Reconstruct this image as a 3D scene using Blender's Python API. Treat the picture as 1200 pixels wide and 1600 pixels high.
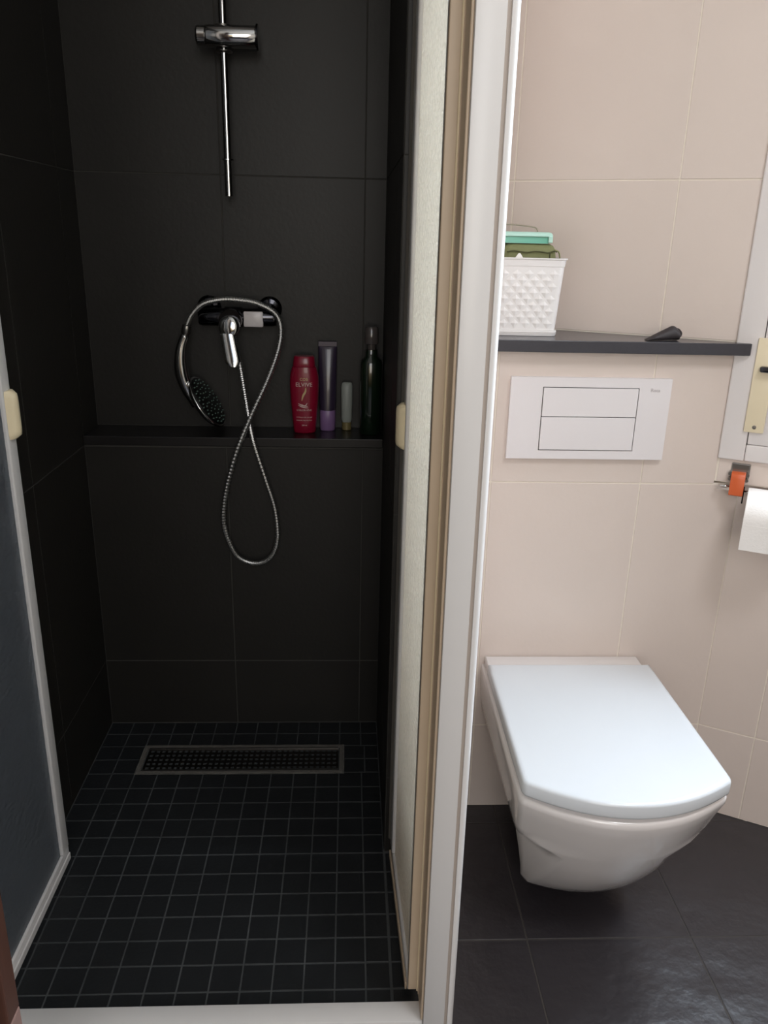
import bpy, bmesh, math, random
from mathutils import Vector, Matrix
random.seed(7)
S = bpy.context.scene
COL = S.collection
for o in list(bpy.data.objects): bpy.data.objects.remove(o)
sin, cos, pi = math.sin, math.cos, math.pi

# ------------------------------------------------------------------ camera
F, PI, YA, RO, H = 1255.8, .3302, .0483, .0238, 1.135
cp, sp, cy, sy = cos(PI), sin(PI), cos(YA), sin(YA)
fw = Vector((sy*cp, cy*cp, -sp)); r = Vector((cy, -sy, 0)); u = r.cross(fw)
rr = r*cos(RO) + u*sin(RO); uu = -r*sin(RO) + u*cos(RO)
cam = bpy.data.objects.new('camera', bpy.data.cameras.new('camera')); COL.objects.link(cam)
M = Matrix((rr, uu, -fw)).transposed().to_4x4(); M.translation = (0, 0, H)
cam.matrix_world = M
cam.data.sensor_fit = 'VERTICAL'; cam.data.sensor_height = 32.0
cam.data.lens = 32.0*F/1600.0
cam.data.clip_start = .02
S.camera = cam

# ------------------------------------------------------------------ world and lights
W = bpy.data.worlds.new('world'); S.world = W; W.use_nodes = True
nt = W.node_tree; bg = nt.nodes['Background']
sky = nt.nodes.new('ShaderNodeTexSky'); sky.sky_type = 'NISHITA'
sky.sun_elevation = math.radians(40); sky.sun_rotation = math.radians(200); sky.sun_disc = False
nt.links.new(sky.outputs[0], bg.inputs[0]); bg.inputs[1].default_value = .12

ANG = math.radians(28)
A0 = Vector((.68, 1.401, 0)); TT = Vector((cos(ANG), -sin(ANG), 0)); NN = Vector((-sin(ANG), -cos(ANG), 0))
def Wp(s, n, z): return A0 + TT*s + NN*n + Vector((0, 0, z))     # point on the slanted outside wall

def area(name, loc, target, sx, sy_, energy, col, spread=180):
    l = bpy.data.lights.new(name, 'AREA'); l.shape = 'RECTANGLE'; l.size = sx; l.size_y = sy_
    l.energy = energy; l.color = col; l.spread = math.radians(spread)
    o = bpy.data.objects.new(name, l); COL.objects.link(o); o.location = loc
    o.rotation_euler = (Vector(target)-Vector(loc)).to_track_quat('-Z', 'Y').to_euler()
    return o
area('window_daylight', Wp(.36, -.09, 1.29), Wp(.36, 1, 1.29-.10), .60, .95, 42, (.76, .88, 1))
area('doorway_fill', (.15, -1.18, 1.45), (.35, 1.4, .85), .75, 1.5, 13, (1, .95, .90))  # fill lamp added in the unseen doorway for light on facing surfaces
area('ceiling_fill', (.75, .1, 2.30), (.75, .1, 0), .5, .5, 13, (.93, .96, 1))  # fill lamp added below the closed ceiling to brighten the left door stile
S.view_settings.view_transform = 'Standard'; S.view_settings.look = 'None'
S.view_settings.gamma = 1; S.view_settings.use_curve_mapping = False
S.view_settings.exposure = 0.0

# ------------------------------------------------------------------ materials
def lin(c):
    c = c/255.0
    return c/12.92 if c <= .04045 else ((c+.055)/1.055)**2.4
def rgb(*c): return (lin(c[0]), lin(c[1]), lin(c[2]), 1)
def mat(name, c, rough=.5, metal=0, var=.0, vscale=6, bump=0, bscale=60, coat=0, spec=.5, stretch=None, detail=4, bdist=.002, **kw):
    m = bpy.data.materials.new(name); m.use_nodes = True
    n = m.node_tree.nodes; L = m.node_tree.links; b = n['Principled BSDF']
    b.inputs['Base Color'].default_value = rgb(*c); b.inputs['Roughness'].default_value = rough
    b.inputs['Metallic'].default_value = metal; b.inputs['Coat Weight'].default_value = coat
    b.inputs['Specular IOR Level'].default_value = spec
    for k, v in kw.items(): b.inputs[k.replace('_', ' ')].default_value = v
    tc = n.new('ShaderNodeNewGeometry'); mp = n.new('ShaderNodeMapping')
    L.new(tc.outputs['Position'], mp.inputs[0])
    if stretch: mp.inputs['Scale'].default_value = stretch
    if var:
        t = n.new('ShaderNodeTexNoise'); t.inputs['Scale'].default_value = vscale; t.inputs['Detail'].default_value = 5
        L.new(mp.outputs[0], t.inputs[0])
        mx = n.new('ShaderNodeMix'); mx.data_type = 'RGBA'
        base = rgb(*c)
        mx.inputs['A'].default_value = tuple(x*(1-var) for x in base[:3])+(1,)
        mx.inputs['B'].default_value = tuple(min(1, x*(1+var)) for x in base[:3])+(1,)
        L.new(t.outputs[0], mx.inputs['Factor']); L.new(mx.outputs['Result'], b.inputs['Base Color'])
    if bump:
        t = n.new('ShaderNodeTexNoise'); t.inputs['Scale'].default_value = bscale; t.inputs['Detail'].default_value = detail
        L.new(mp.outputs[0], t.inputs[0])
        bp = n.new('ShaderNodeBump'); bp.inputs['Strength'].default_value = bump; bp.inputs['Distance'].default_value = bdist
        L.new(t.outputs[0], bp.inputs['Height']); L.new(bp.outputs[0], b.inputs['Normal'])
    return m
BEIGE = mat('beige_tile', (218, 204, 195), .42, var=.05, vscale=5, bump=.12, bscale=90)
GROUTW = mat('pale_grout', (240, 230, 216), .8, var=.05, vscale=60)
BLACKT = mat('black_tile', (36, 34, 31), .45, var=.16, vscale=9, bump=.15, bscale=120, spec=.35)
GROUTB = mat('dark_grout', (70, 68, 64), .85, var=.3, vscale=40)
MOS = mat('black_mosaic', (34, 36, 38), .45, var=.2, vscale=18, bump=.3, bscale=150, spec=.35)
GROUTM = mat('mosaic_grout', (70, 73, 74), .8, var=.75, vscale=9)
SLATE = mat('slate_tile', (45, 42, 46), .36, var=.22, vscale=7, bump=.6, bscale=12, bdist=.010, spec=.62, detail=12)
GROUTF = mat('floor_grout', (64, 60, 58), .8, var=.3, vscale=30)
STONE = mat('grey_stone', (62, 61, 66), .22, var=.12, vscale=160)
STONEB = mat('black_stone', (30, 28, 28), .3, var=.3, vscale=200)
PAINT = mat('wall_paint', (214, 202, 190), .7, var=.03)
CEIL = mat('ceiling_paint', (235, 232, 226), .8)
LACQ = mat('white_lacquer', (222, 220, 218), .3, bump=.03, bscale=20)
CREAM = mat('aged_cream_profile', (205, 184, 158), .4, var=.06, vscale=12)
CREAMD = mat('aged_plastic', (242, 226, 190), .35, var=.06, vscale=20, coat=.3)
DARKGAP = mat('gap_shade', (38, 32, 30), .6)  # shade in the gaps round the flush buttons, put into the colour
SEAL = mat('grey_seal', (92, 88, 82), .4)
CHROME = mat('chrome', (214, 214, 214), .09, 1)
CHROMEB = mat('brushed_steel', (150, 148, 145), .3, 1)
HOSEM = mat('hose_steel', (196, 196, 194), .36, 1)
DCHROME = mat('darkened_chrome', (70, 70, 74), .12, 1)  # chrome with dark reflections put into its colour; window handle is plain dark
CERAM = mat('white_ceramic', (226, 221, 219), .1, coat=.6)
LIDM = mat('white_lid', (212, 216, 220), .22, coat=.2)
PVC = mat('white_pvc', (226, 220, 218), .35, bump=.03, bscale=300)
PLATE = mat('white_plate', (226, 220, 220), .28)
ORANGE = mat('orange_plastic', (208, 96, 50), .35)
PAPER = mat('tissue_paper', (240, 236, 232), .9, bump=.25, bscale=240)
WOOD = mat('brown_wood', (74, 46, 36), .4, var=.35, vscale=30, stretch=(6, 6, .5))
WOODL = mat('pale_wood', (142, 112, 104), .4, var=.15, vscale=30)
PINK = mat('pink_plastic', (140, 14, 46), .3, coat=.4)
SILK = mat('print_silver', (222, 196, 190), .4)
GOLD = mat('print_gold', (206, 180, 130), .4)
PURP = mat('violet_plastic', (52, 42, 62), .28, coat=.4)
LILAC = mat('lilac_plastic', (134, 104, 150), .35)
GREYB = mat('grey_white_plastic', (150, 156, 150), .4)
YELL = mat('yellowish_cap', (124, 112, 74), .4)
GREEN = mat('dark_green_plastic', (18, 34, 20), .12, coat=.6)
CLEAR = mat('smoky_cap', (88, 82, 80), .15, coat=.4)
BASK = mat('white_basket_plastic', (232, 228, 226), .4, Transmission_Weight=.0, Subsurface_Weight=.0)
MINT = mat('mint_plastic', (120, 190, 168), .35)
MINTL = mat('pale_mint_plastic', (178, 216, 202), .35)
OLIVE = mat('olive_fabric', (122, 124, 84), .8, var=.1, vscale=30, bump=.4, bscale=200)
OLIVED = mat('olive_seam', (74, 74, 44), .8)
CORD = mat('grey_cord', (150, 142, 124), .7)
BLKF = mat('black_rubber', (46, 40, 42), .55, bump=.2, bscale=150)
NOZ = mat('green_nozzle', (92, 112, 104), .4)
BLKP = mat('black_plastic', (18, 18, 18), .3)

def glass_mat(name, tint, rough, scale, stretch, mixw, diffc, bstr=.7):
    m = bpy.data.materials.new(name); m.use_nodes = True
    n = m.node_tree.nodes; L = m.node_tree.links; b = n['Principled BSDF']
    b.inputs['Base Color'].default_value = rgb(*tint); b.inputs['Roughness'].default_value = rough
    b.inputs['Transmission Weight'].default_value = 1; b.inputs['IOR'].default_value = 1.3
    g = n.new('ShaderNodeNewGeometry'); mp = n.new('ShaderNodeMapping'); mp.inputs['Scale'].default_value = stretch
    L.new(g.outputs['Position'], mp.inputs[0])
    t = n.new('ShaderNodeTexVoronoi'); t.inputs['Scale'].default_value = scale; t.feature = 'SMOOTH_F1'
    L.new(mp.outputs[0], t.inputs[0])
    bp = n.new('ShaderNodeBump'); bp.inputs['Strength'].default_value = bstr; bp.inputs['Distance'].default_value = .004
    L.new(t.outputs[0], bp.inputs['Height']); L.new(bp.outputs[0], b.inputs['Normal'])
    d = n.new('ShaderNodeBsdfTranslucent'); d.inputs[0].default_value = rgb(*diffc); L.new(bp.outputs[0], d.inputs['Normal'])
    d2 = n.new('ShaderNodeBsdfDiffuse'); d2.inputs[0].default_value = rgb(*diffc); L.new(bp.outputs[0], d2.inputs['Normal'])
    s0 = n.new('ShaderNodeMixShader'); s0.inputs[0].default_value = .4
    L.new(d.outputs[0], s0.inputs[1]); L.new(d2.outputs[0], s0.inputs[2])
    s = n.new('ShaderNodeMixShader'); s.inputs[0].default_value = mixw
    L.new(b.outputs[0], s.inputs[1]); L.new(s0.outputs[0], s.inputs[2])
    L.new(s.outputs[0], n['Material Output'].inputs[0])
    return m
PEB = glass_mat('pebbled_glass', (240, 238, 234), .35, 250, (1, .30, .75), .62, (244, 237, 222), 1.0)
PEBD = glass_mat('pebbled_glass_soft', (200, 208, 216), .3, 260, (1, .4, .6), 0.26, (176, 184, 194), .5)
def pane_mat():
    m = bpy.data.materials.new('clear_pane'); m.use_nodes = True
    n = m.node_tree.nodes; L = m.node_tree.links
    n.remove(n['Principled BSDF'])
    a = n.new('ShaderNodeBsdfTransparent'); b = n.new('ShaderNodeBsdfGlossy'); b.inputs['Roughness'].default_value = .02
    s = n.new('ShaderNodeMixShader'); s.inputs[0].default_value = .07
    L.new(a.outputs[0], s.inputs[1]); L.new(b.outputs[0], s.inputs[2]); L.new(s.outputs[0], n['Material Output'].inputs[0])
    return m
PANE = pane_mat()

# ------------------------------------------------------------------ builders
def tot(o):
    v = Vector((0, 0, 0))
    while o: v += o.location; o = o.parent
    return v
def obj(name, bm, m, parent=None, base=None, smooth=False, auto=None):
    """link a bmesh given in world coordinates as one mesh object"""
    me = bpy.data.meshes.new(name)
    bmesh.ops.recalc_face_normals(bm, faces=bm.faces[:])
    off = tot(parent) if parent else (Vector(base) if base is not None else Vector((0, 0, 0)))
    bmesh.ops.translate(bm, verts=bm.verts[:], vec=-off)
    bm.to_mesh(me); bm.free()
    me.materials.append(m)
    if smooth:
        for p in me.polygons: p.use_smooth = True
        if auto: me.set_sharp_from_angle(angle=math.radians(auto))
    o = bpy.data.objects.new(name, me); COL.objects.link(o)
    if parent: o.parent = parent
    else: o.location = off
    return o
def tag(o, label=None, cat=None, group=None, kind=None):
    for k, v in (('label', label), ('category', cat), ('group', group), ('kind', kind)):
        if v: o[k] = v
    return o
def thing(name, loc, label, cat, group=None):
    o = bpy.data.objects.new(name, None); COL.objects.link(o); o.location = loc; o.empty_display_size = .05
    return tag(o, label, cat, group)
def frame(o=(0, 0, 0), x=(1, 0, 0), y=(0, 1, 0), z=(0, 0, 1)):
    m = Matrix((Vector(x), Vector(y), Vector(z))).transposed().to_4x4(); m.translation = Vector(o); return m
IDM = Matrix.Identity(4)
WF = frame(A0, TT, NN, (0, 0, 1))      # wall frame: x along the wall, y into the room, z up
def box(bm, a, b, bev=0, seg=1, fr=IDM):
    vs = [bm.verts.new((x, y, z)) for x in (a[0], b[0]) for y in (a[1], b[1]) for z in (a[2], b[2])]
    q = [(0, 1, 3, 2), (4, 6, 7, 5), (0, 4, 5, 1), (2, 3, 7, 6), (0, 2, 6, 4), (1, 5, 7, 3)]
    fs = [bm.faces.new([vs[i] for i in k]) for k in q]
    if bev:
        es = {e for f in fs for e in f.edges}
        rs = bmesh.ops.bevel(bm, geom=list(es), offset=bev, segments=seg, profile=.5, affect='EDGES')
        vs = list({v for v in vs if v.is_valid} | set(rs['verts']))
    if fr is not IDM: bmesh.ops.transform(bm, matrix=fr, verts=vs)
    return bm
def bx(a, b, bev=0, seg=1, fr=IDM): return box(bmesh.new(), a, b, bev, seg, fr)
def ring_loft(bm, rings, close=True, capa=True, capb=True):
    R = [[bm.verts.new(p) for p in rg] for rg in rings]
    n = len(R[0])
    for a, b in zip(R, R[1:]):
        for i in range(n if close else n-1):
            j = (i+1) % n
            bm.faces.new((a[i], a[j], b[j], b[i]))
    if capa: bm.faces.new(R[0][::-1])
    if capb: bm.faces.new(R[-1])
    return bm
def lathe(prof, fr=IDM, n=32, sx=1, sy_=1, bm=None):
    bm = bm or bmesh.new()
    return ring_loft(bm, [[fr @ Vector((r_*cos(2*pi*i/n)*sx, r_*sin(2*pi*i/n)*sy_, z)) for i in range(n)] for r_, z in prof])
def axisframe(o, d, up=(0, 0, 1)):
    z = Vector(d).normalized(); x = Vector(up).cross(z)
    if x.length < 1e-4: x = Vector((1, 0, 0)).cross(z)
    if x.length < 1e-4: x = Vector((0, 1, 0)).cross(z)
    x.normalize(); y = z.cross(x); return frame(o, x, y, z)
def spline(pts, k=8):
    pts = [Vector(p) for p in pts]; out = []
    P = [2*pts[0]-pts[1]]+pts+[2*pts[-1]-pts[-2]]
    for i in range(1, len(P)-2):
        a, b, c, d = P[i-1:i+3]
        for j in range(k):
            t = j/k
            out.append(.5*((2*b)+(c-a)*t+(2*a-5*b+4*c-d)*t*t+(3*b-a-3*c+d)*t**3))
    out.append(pts[-1]); return out
def tube(path, rad, n=12, bm=None, cap=True):
    bm = bm or bmesh.new()
    path = [Vector(p) for p in path]; m = len(path)
    rf = rad if callable(rad) else (lambda i: rad)
    t = (path[1]-path[0]).normalized(); x = t.orthogonal().normalized(); rings = []
    for i in range(m):
        t = (path[min(i+1, m-1)]-path[max(i-1, 0)]).normalized()
        x = (x-t*x.dot(t)).normalized(); y = t.cross(x); rr_ = rf(i)
        rings.append([path[i]+(x*cos(2*pi*k/n)+y*sin(2*pi*k/n))*rr_ for k in range(n)])
    return ring_loft(bm, rings, capa=cap, capb=cap)
def prism(outline, z0, z1, fr=IDM, bev=0, seg=2):
    bm = bmesh.new()
    a = [bm.verts.new((x, y, z0)) for x, y in outline]; b = [bm.verts.new((x, y, z1)) for x, y in outline]
    n = len(a); bm.faces.new(a[::-1]); top = bm.faces.new(b)
    for i in range(n): bm.faces.new((a[i], a[(i+1) % n], b[(i+1) % n], b[i]))
    if bev: bmesh.ops.bevel(bm, geom=[e for e in bm.edges if e.verts[0].co.z == e.verts[1].co.z], offset=bev, segments=seg, profile=.5, affect='EDGES')
    if fr is not IDM: bmesh.ops.transform(bm, matrix=fr, verts=bm.verts[:])
    return bm
def text_bm(s, size, fr, conv=None, ext=.0004, align='CENTER'):
    c = bpy.data.curves.new('t', 'FONT'); c.body = s; c.size = size; c.extrude = ext; c.align_x = align; c.align_y = 'CENTER'
    c.resolution_u = 3
    o = bpy.data.objects.new('t', c); COL.objects.link(o)
    dg = bpy.context.evaluated_depsgraph_get(); dg.update()
    me = bpy.data.meshes.new_from_object(o.evaluated_get(dg))
    bm = bmesh.new(); bm.from_mesh(me); bpy.data.objects.remove(o); bpy.data.curves.remove(c); bpy.data.meshes.remove(me)
    if conv:
        for v in bm.verts: v.co = conv(v.co)
    bmesh.ops.transform(bm, matrix=fr, verts=bm.verts[:])
    return bm
def tiles(parent, fr, us, vs, m, thick=.0009, gap=.003, skip=None, name='tile', jit=.0001, bev=.0005):
    """fr: x = u, z = v, y = outwards. one object per tile."""
    cache = {}
    for i in range(len(us)-1):
        for j in range(len(vs)-1):
            if skip and skip(i, j): continue
            w, h = us[i+1]-us[i]-gap, vs[j+1]-vs[j]-gap
            if w <= .001 or h <= .001: continue
            k = (round(w, 4), round(h, 4))
            if k not in cache:
                bm = bx((-w/2, 0, -h/2), (w/2, thick, h/2), min(bev, w*.2, h*.2))
                me = bpy.data.meshes.new(name); bmesh.ops.recalc_face_normals(bm, faces=bm.faces[:]); bm.to_mesh(me); bm.free()
                me.materials.append(m); cache[k] = me
            o = bpy.data.objects.new(name, cache[k]); COL.objects.link(o); o.parent = parent
            c = Vector(((us[i]+us[i+1])/2, random.uniform(-jit, jit), (vs[j]+vs[j+1])/2))
            mm = fr.copy(); mm.translation = (fr @ c) - tot(parent)
            o.matrix_basis = mm
def struct(name, bm, m, label, **k):
    o = obj(name, bm, m, **k); tag(o, label, 'building', kind='structure'); return o

# ------------------------------------------------------------------ the room
XL, XR = -.567, .077            # shower side walls (tile faces)
YB, YLOW = 1.814, 1.71          # shower back wall above and below the ledge
YBOX = 1.401                    # boxed-in cistern front
ZL = .717
T = .0005
CE = 2.4
# floor
fl = struct('floor', bx((-1.3, -1.35, -.12), (2.3, .885, -.0014)), GROUTF, 'dark slate tiled bathroom floor')
box_ = bx((.12, .8851, -.12), (1.6, 1.42, -.0014))
fl2 = obj('floor_bed', box_, GROUTF, fl)
FR_F = frame((0, 0, -.0016), (1, 0, 0), (0, 0, 1), (0, 1, 0))
tiles(fl, FR_F, [.125, .314, .600, .886, 1.17, 1.45], [.75, 1.055, 1.345, 1.402], SLATE, gap=.003, skip=lambda i, j: False)
tiles(fl, FR_F, [-.84, -.544, -.258, .028, .314, .600, .886, 1.17, 1.45], [-1.05, -.75, -.45, -.15, .15, .45, .75], SLATE, gap=.003)
tiles(fl, FR_F, [-.84, -.544, -.258, .028, .125], [.75, .884], SLATE, gap=.003)
# shower floor
sf = struct('floor_shower', bx((XL-.02, .8851, -.12), (.1199, 1.72, -.0014)), GROUTM, 'shower floor bed under black mosaic tiles')
DX0, DX1, DY0, DY1 = -.462, -.006, 1.513, 1.613
xs = [XL] + [-.564+.05*k for k in range(1, 13)] + [XR-.001]
ys = [.915+.0498*k for k in range(0, 12)] + [1.513]
tiles(sf, FR_F, xs, ys, MOS, gap=.0028, jit=.0001)
tiles(sf, FR_F, [XR+.001, .1185], [.921]+ys[1:8]+[1.2665], MOS, gap=.0028)
xs3 = [xs[0], xs[1], DX0-.002]; tiles(sf, FR_F, xs3, [1.513, 1.563, 1.613], MOS, gap=.0028)
tiles(sf, FR_F, [DX1+.002, .044, XR-.001], [1.513, 1.563, 1.613], MOS, gap=.0028)
tiles(sf, FR_F, xs, [1.613, 1.662, YLOW], MOS, gap=.0028)
FRX = lambda y: frame((0, y, 0), (1, 0, 0), (0, -1, 0), (0, 0, 1))
# shower back wall, upper and lower
wb = struct('wall_back', bx((XL-.1, YB+T+.0002, 0), (.31, YB+.12, CE)), GROUTB, 'black tiled shower back wall above the ledge')
tiles(wb, FRX(YB+T), [XL, -.268, .032, XR+.001], [ZL, 1.248, 1.77, 2.29, CE], BLACKT, gap=.002)
wl = struct('wall_back_low', bx((XL-.02, YLOW+T+.0002, -.006), (XR+.02, YB+T, ZL-.0205)), GROUTB, 'black tiled boxed-out lower shower wall')
tiles(wl, FRX(YLOW+T), [XL, -.2635, .0325, XR+.001], [0, .171, .693], BLACKT, gap=.002)
lg = tag(obj('shower_ledge', bx((XL+.0005, YLOW-.006, ZL-.02), (XR-.0005, YB-.0005, ZL), .0015, 2), STONEB), 'black stone ledge across the shower below the mixer', 'ledge')
# shower left wall
ww = struct('wall_left', bx((XL-.14, .60, -.006), (XL-T-.0002, YB+.12, CE)), GROUTB, 'black tiled left side wall of shower')
FR_L = frame((XL-T, 0, 0), (0, 1, 0), (1, 0, 0), (0, 0, 1))
tiles(ww, FR_L, [.62, .86, 1.134, 1.411, 1.710, YB], [0, .171, .695, 1.248, 1.77, 2.29, CE], BLACKT, gap=.0022)
# partition between shower and toilet
wp = struct('wall_partition', bx((XR+T+.0002, 1.268, -.006), (.226, YB+.0, CE)), GROUTB, 'partition wall between shower and toilet')
FR_R = frame((XR+T, 0, 0), (0, -1, 0), (-1, 0, 0), (0, 0, 1))
tiles(wp, FR_R, [-YB, -1.710, -1.411, -1.269], [0, .171, .695, 1.248, 1.77, 2.29, CE], BLACKT, gap=.0022)
tiles(wp, FRX(1.268), [XR+.001, .0965], [0, .171, .695, 1.248, 1.77, 2.29, CE], BLACKT, gap=.001)
tiles(wp, FRX(1.268), [.0965, .226], [0, .197, .715, 1.240, 1.76, 2.28, CE], BEIGE, gap=.002)
tiles(wp, frame((.226, 0, 0), (0, 1, 0), (1, 0, 0), (0, 0, 1)), [1.269, 1.401, 1.68], [0, .197, .715, 1.240, 1.76, 2.28, CE], BEIGE, gap=.002)
# boxed-in cistern
wc = struct('wall_cistern', bx((.2325, YBOX+T+.0002, -.006), (.6785, YBOX+.03, .952)), GROUTW, 'beige tiled half wall hiding the cistern')
obj('backing', bx((.6785, YBOX+T+.0002, -.006), (.729, YBOX+.016, .7165)), GROUTW, wc)
tiles(wc, FRX(YBOX+T), [.2325, .262, .540], [0, .197, .7145, .953], BEIGE, gap=.0022, skip=lambda i, j: False)
tiles(wc, FRX(YBOX+T), [.540, .728], [0, .197, .7145], BEIGE, gap=.0022)
tiles(wc, FRX(YBOX+T), [.540, .6795], [.7145, .953], BEIGE, gap=.0022)
# slanted outside wall with the window opening
WS0, WS1, WZ0, WZ1 = .012, .70, .780, 1.80
wr = struct('wall_right', bx((-.46, -.14, .7205), (WS0, -T-.0002, CE), fr=WF), GROUTW, 'beige tiled slanted outside wall')
for nm, a, b in (('wall_below_window', (WS0, .7205), (WS1, WZ0)), ('wall_above_window', (WS0, WZ1), (WS1, CE)), ('wall_beside_window', (WS1, .7205), (1.35, CE))):
    obj('wall_section', bx((a[0], -.14, a[1]), (b[0], -T-.0002, b[1]), fr=WF), GROUTW, wr)
FR_W = WF @ Matrix.Translation((0, -T, 0))
tiles(wr, FR_W, [-.44, -.424, -.132, WS0-.001], [.9748, 1.238, 1.76, 2.28, CE], BEIGE, gap=.0022)
tiles(wr, FR_W, [.001, .15, .43, .70], [.7205, WZ0-.001], BEIGE, gap=.0022)
tiles(wr, FR_W, [WS0+.001, .15, .43, .70], [WZ1+.001, 2.28, CE], BEIGE, gap=.0022)
tiles(wr, FR_W, [.702, .98, 1.26, 1.35], [.7205, 1.238, 1.76, 2.28, CE], BEIGE, gap=.0022)
dl = -.0225
wrl = struct('wall_right_low', bx((.03, -.14, -.006), (1.35, dl-T-.0002, .7195), fr=WF), GROUTW, 'beige tiled lower part of slanted wall, set back below window')
tiles(wrl, WF @ Matrix.Translation((0, dl-T, 0)), [.042, .150, .43, .71, .99, 1.27, 1.35], [0, .197, .7195], BEIGE, gap=.0022)
# rest of the room
eX = Wp(1.30, 0, 0)
struct('wall_far_right', bx((eX.x, -1.3, -.006), (eX.x+.1, eX.y+.08, CE)), PAINT, 'plain wall right of the camera')
struct('wall_far_left', bx((-.86, -1.3, -.006), (-.76, .60, CE)), PAINT, 'plain wall left of the camera')
struct('wall_left_return', bx((-.7599, .55, -.006), (-.5535, .5995, CE)), PAINT, 'short wall return beside the shower')
struct('wall_rear', bx((-.76, -1.3, -.006), (-.42, -1.25, CE)), PAINT, 'wall behind the camera')
w2 = struct('wall_rear', bx((.62, -1.3, -.006), (eX.x, -1.25, CE)), PAINT, 'wall behind the camera on the right')
struct('wall_rear', bx((-.42, -1.3, 2.2), (.62, -1.25, CE)), PAINT, 'wall over the doorway')
struct('door_1', bx((-.46, -1.22, .005), (-.42, -.42, 2.02), .002), WOOD, 'brown wooden door standing open behind the camera')
struct('ceiling', bx((-.9, -1.35, CE), (2.3, 2.0, CE+.08)), CEIL, 'white ceiling')

# ------------------------------------------------------------------ window in the slanted wall
win = struct('window_1', bx((WS0-.0135, -.004, WZ0-.0145), (WS0+.030, .0075, WZ1+.02), .003, 3, WF), PVC, 'white plastic window frame', smooth=True, auto=40)
win['category'] = 'window'
P_ = .0075
obj('frame_rail', bx((WS0+.0305, -.004, WZ0-.0145), (WS1+.01, P_, WZ0+.0165), .003, 3, WF), PVC, win, smooth=True, auto=40)
obj('frame_rail', bx((WS0+.0305, -.004, WZ1-.02), (WS1+.01, P_, WZ1+.02), .003, 3, WF), PVC, win, smooth=True, auto=40)
obj('frame_rail', bx((WS1-.03, -.004, WZ0+.017), (WS1+.01, P_, WZ1-.0205), .003, 3, WF), PVC, win, smooth=True, auto=40)
for a, b in (((WS0+.024, WZ0+.010), (WS0+.040, WZ1-.01)), ((WS0+.0405, WZ0+.010), (WS1-.02, WZ0+.024)), ((WS0+.0405, WZ1-.03), (WS1-.02, WZ1-.01)), ((WS1-.04, WZ0+.0245), (WS1-.02, WZ1-.0305))):
    obj('light_stop', bx((a[0], -.045, a[1]), (b[0], -.0305, b[1]), fr=WF), SEAL, win)  # unseen bars added behind the sash joints to stop light leaking through
bm = bx((WS0+.001, -.030, WZ0+.0002), (WS1-.001, -.0042, WZ0+.0171), fr=WF)
obj('light_filler', bm, SEAL, win)  # unseen filler boxes added to block the light leak round the sash
obj('light_filler', bx((WS0+.0002, -.030, WZ0+.0173), (WS0+.0309, -.0042, WZ1-.0005), fr=WF), SEAL, win)
sash = obj('sash', bx((WS0+.0312, -.03, WZ0+.0173), (WS0+.098, .0072, WZ1-.021), .002, 2, WF), PVC, win, smooth=True, auto=40)
bm = bx((WS0+.0985, -.03, WZ0+.0173), (WS1-.031, .0072, WZ0+.085), .002, 2, WF)
box(bm, (WS0+.0985, -.03, WZ1-.09), (WS1-.031, .0072, WZ1-.021), .002, 2, WF)
box(bm, (WS1-.1, -.03, WZ0+.0855), (WS1-.031, .0072, WZ1-.0905), .002, 2, WF)
obj('sash_rail', bm, PVC, win, smooth=True, auto=40)
obj('pane', bx((WS0+.0982, -.016, WZ0+.0855), (WS1-.1005, -.012, WZ1-.0905), fr=WF), PANE, sash)
hp = obj('handle_plate', bx((.0335, .0074, .820), (.0660, .0125, .985), .002, 2, WF), mat('cream_metal', (230, 216, 186), .35), win, smooth=True, auto=40)
tag(hp, 'aged cream handle plate')
obj('screw', lathe([(.0001, 0), (.0036, 0), (.0032, .0012), (.0001, .0014)], WF @ frame((.0500, .0124, .830), (1, 0, 0), (0, 0, -1), (0, 1, 0)), 16), CHROMEB, hp)
bm = bx((.043, .0126, .928), (.12, .026, .938), .003, 2, WF)
tag(obj('handle', bm, DCHROME, win, smooth=True, auto=40), 'dark window handle')

# ------------------------------------------------------------------ shower enclosure
post = thing('shower_enclosure', (.14, .90, .001), 'white lacquered upright post between the shower and the toilet, with cream inner profiles', 'post')
obj('post', bx((.1190, .880, .001), (.1500, .925, 2.02), .0012, 2), LACQ, post, smooth=True, auto=40)
# rounded bead on the right of the post
pr = [(.1545, .925), (.1545, .8812)] + [(.1548+.0096*sin(a), .8918-.0110*cos(a)) for a in [pi/2*k/12 for k in range(0, 13)]] + [(.1644, .925)]
obj('corner_bead', prism(pr, .001, 2.02), LACQ, post, smooth=True, auto=40)
obj('groove', bx((.1502, .8835, .001), (.1544, .924, 2.02)), mat('warm_grey_groove', (176, 164, 154), .5), post)
tag(obj('inner_profile', bx((.1155, .8865, .028), (.1188, .930, 2.0), .0008, 1), CREAM, post), 'cream inner profile')
obj('gap_strip', bx((.1150, .9302, .028), (.1188, .9345, 2.0)), mat('tan_profile', (228, 204, 178), .45), post)
obj('inner_bead', bx((.1130, .9348, .028), (.1175, .9378, 2.0), .0008), CREAMD, post)
obj('hinge_profile', bx((.1005, .9384, .028), (.1185, .950, 2.0), .0008), CREAM, post)
th = tag(obj('threshold', bx((-.60, .885, .0005), (.1188, .920, .027), .002, 2), LACQ, None, (-.24, .9, 0), smooth=True, auto=40),
         'white lacquered threshold bar across the bottom of the shower opening', 'threshold')
tag(obj('enclosure_post', bx((-.5660, .9212, .001), (-.5450, .945, 2.02), .0015, 2), LACQ, None, (-.555, .93, 0)), 'white wall post at the left end of the shower opening', 'post')

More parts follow.
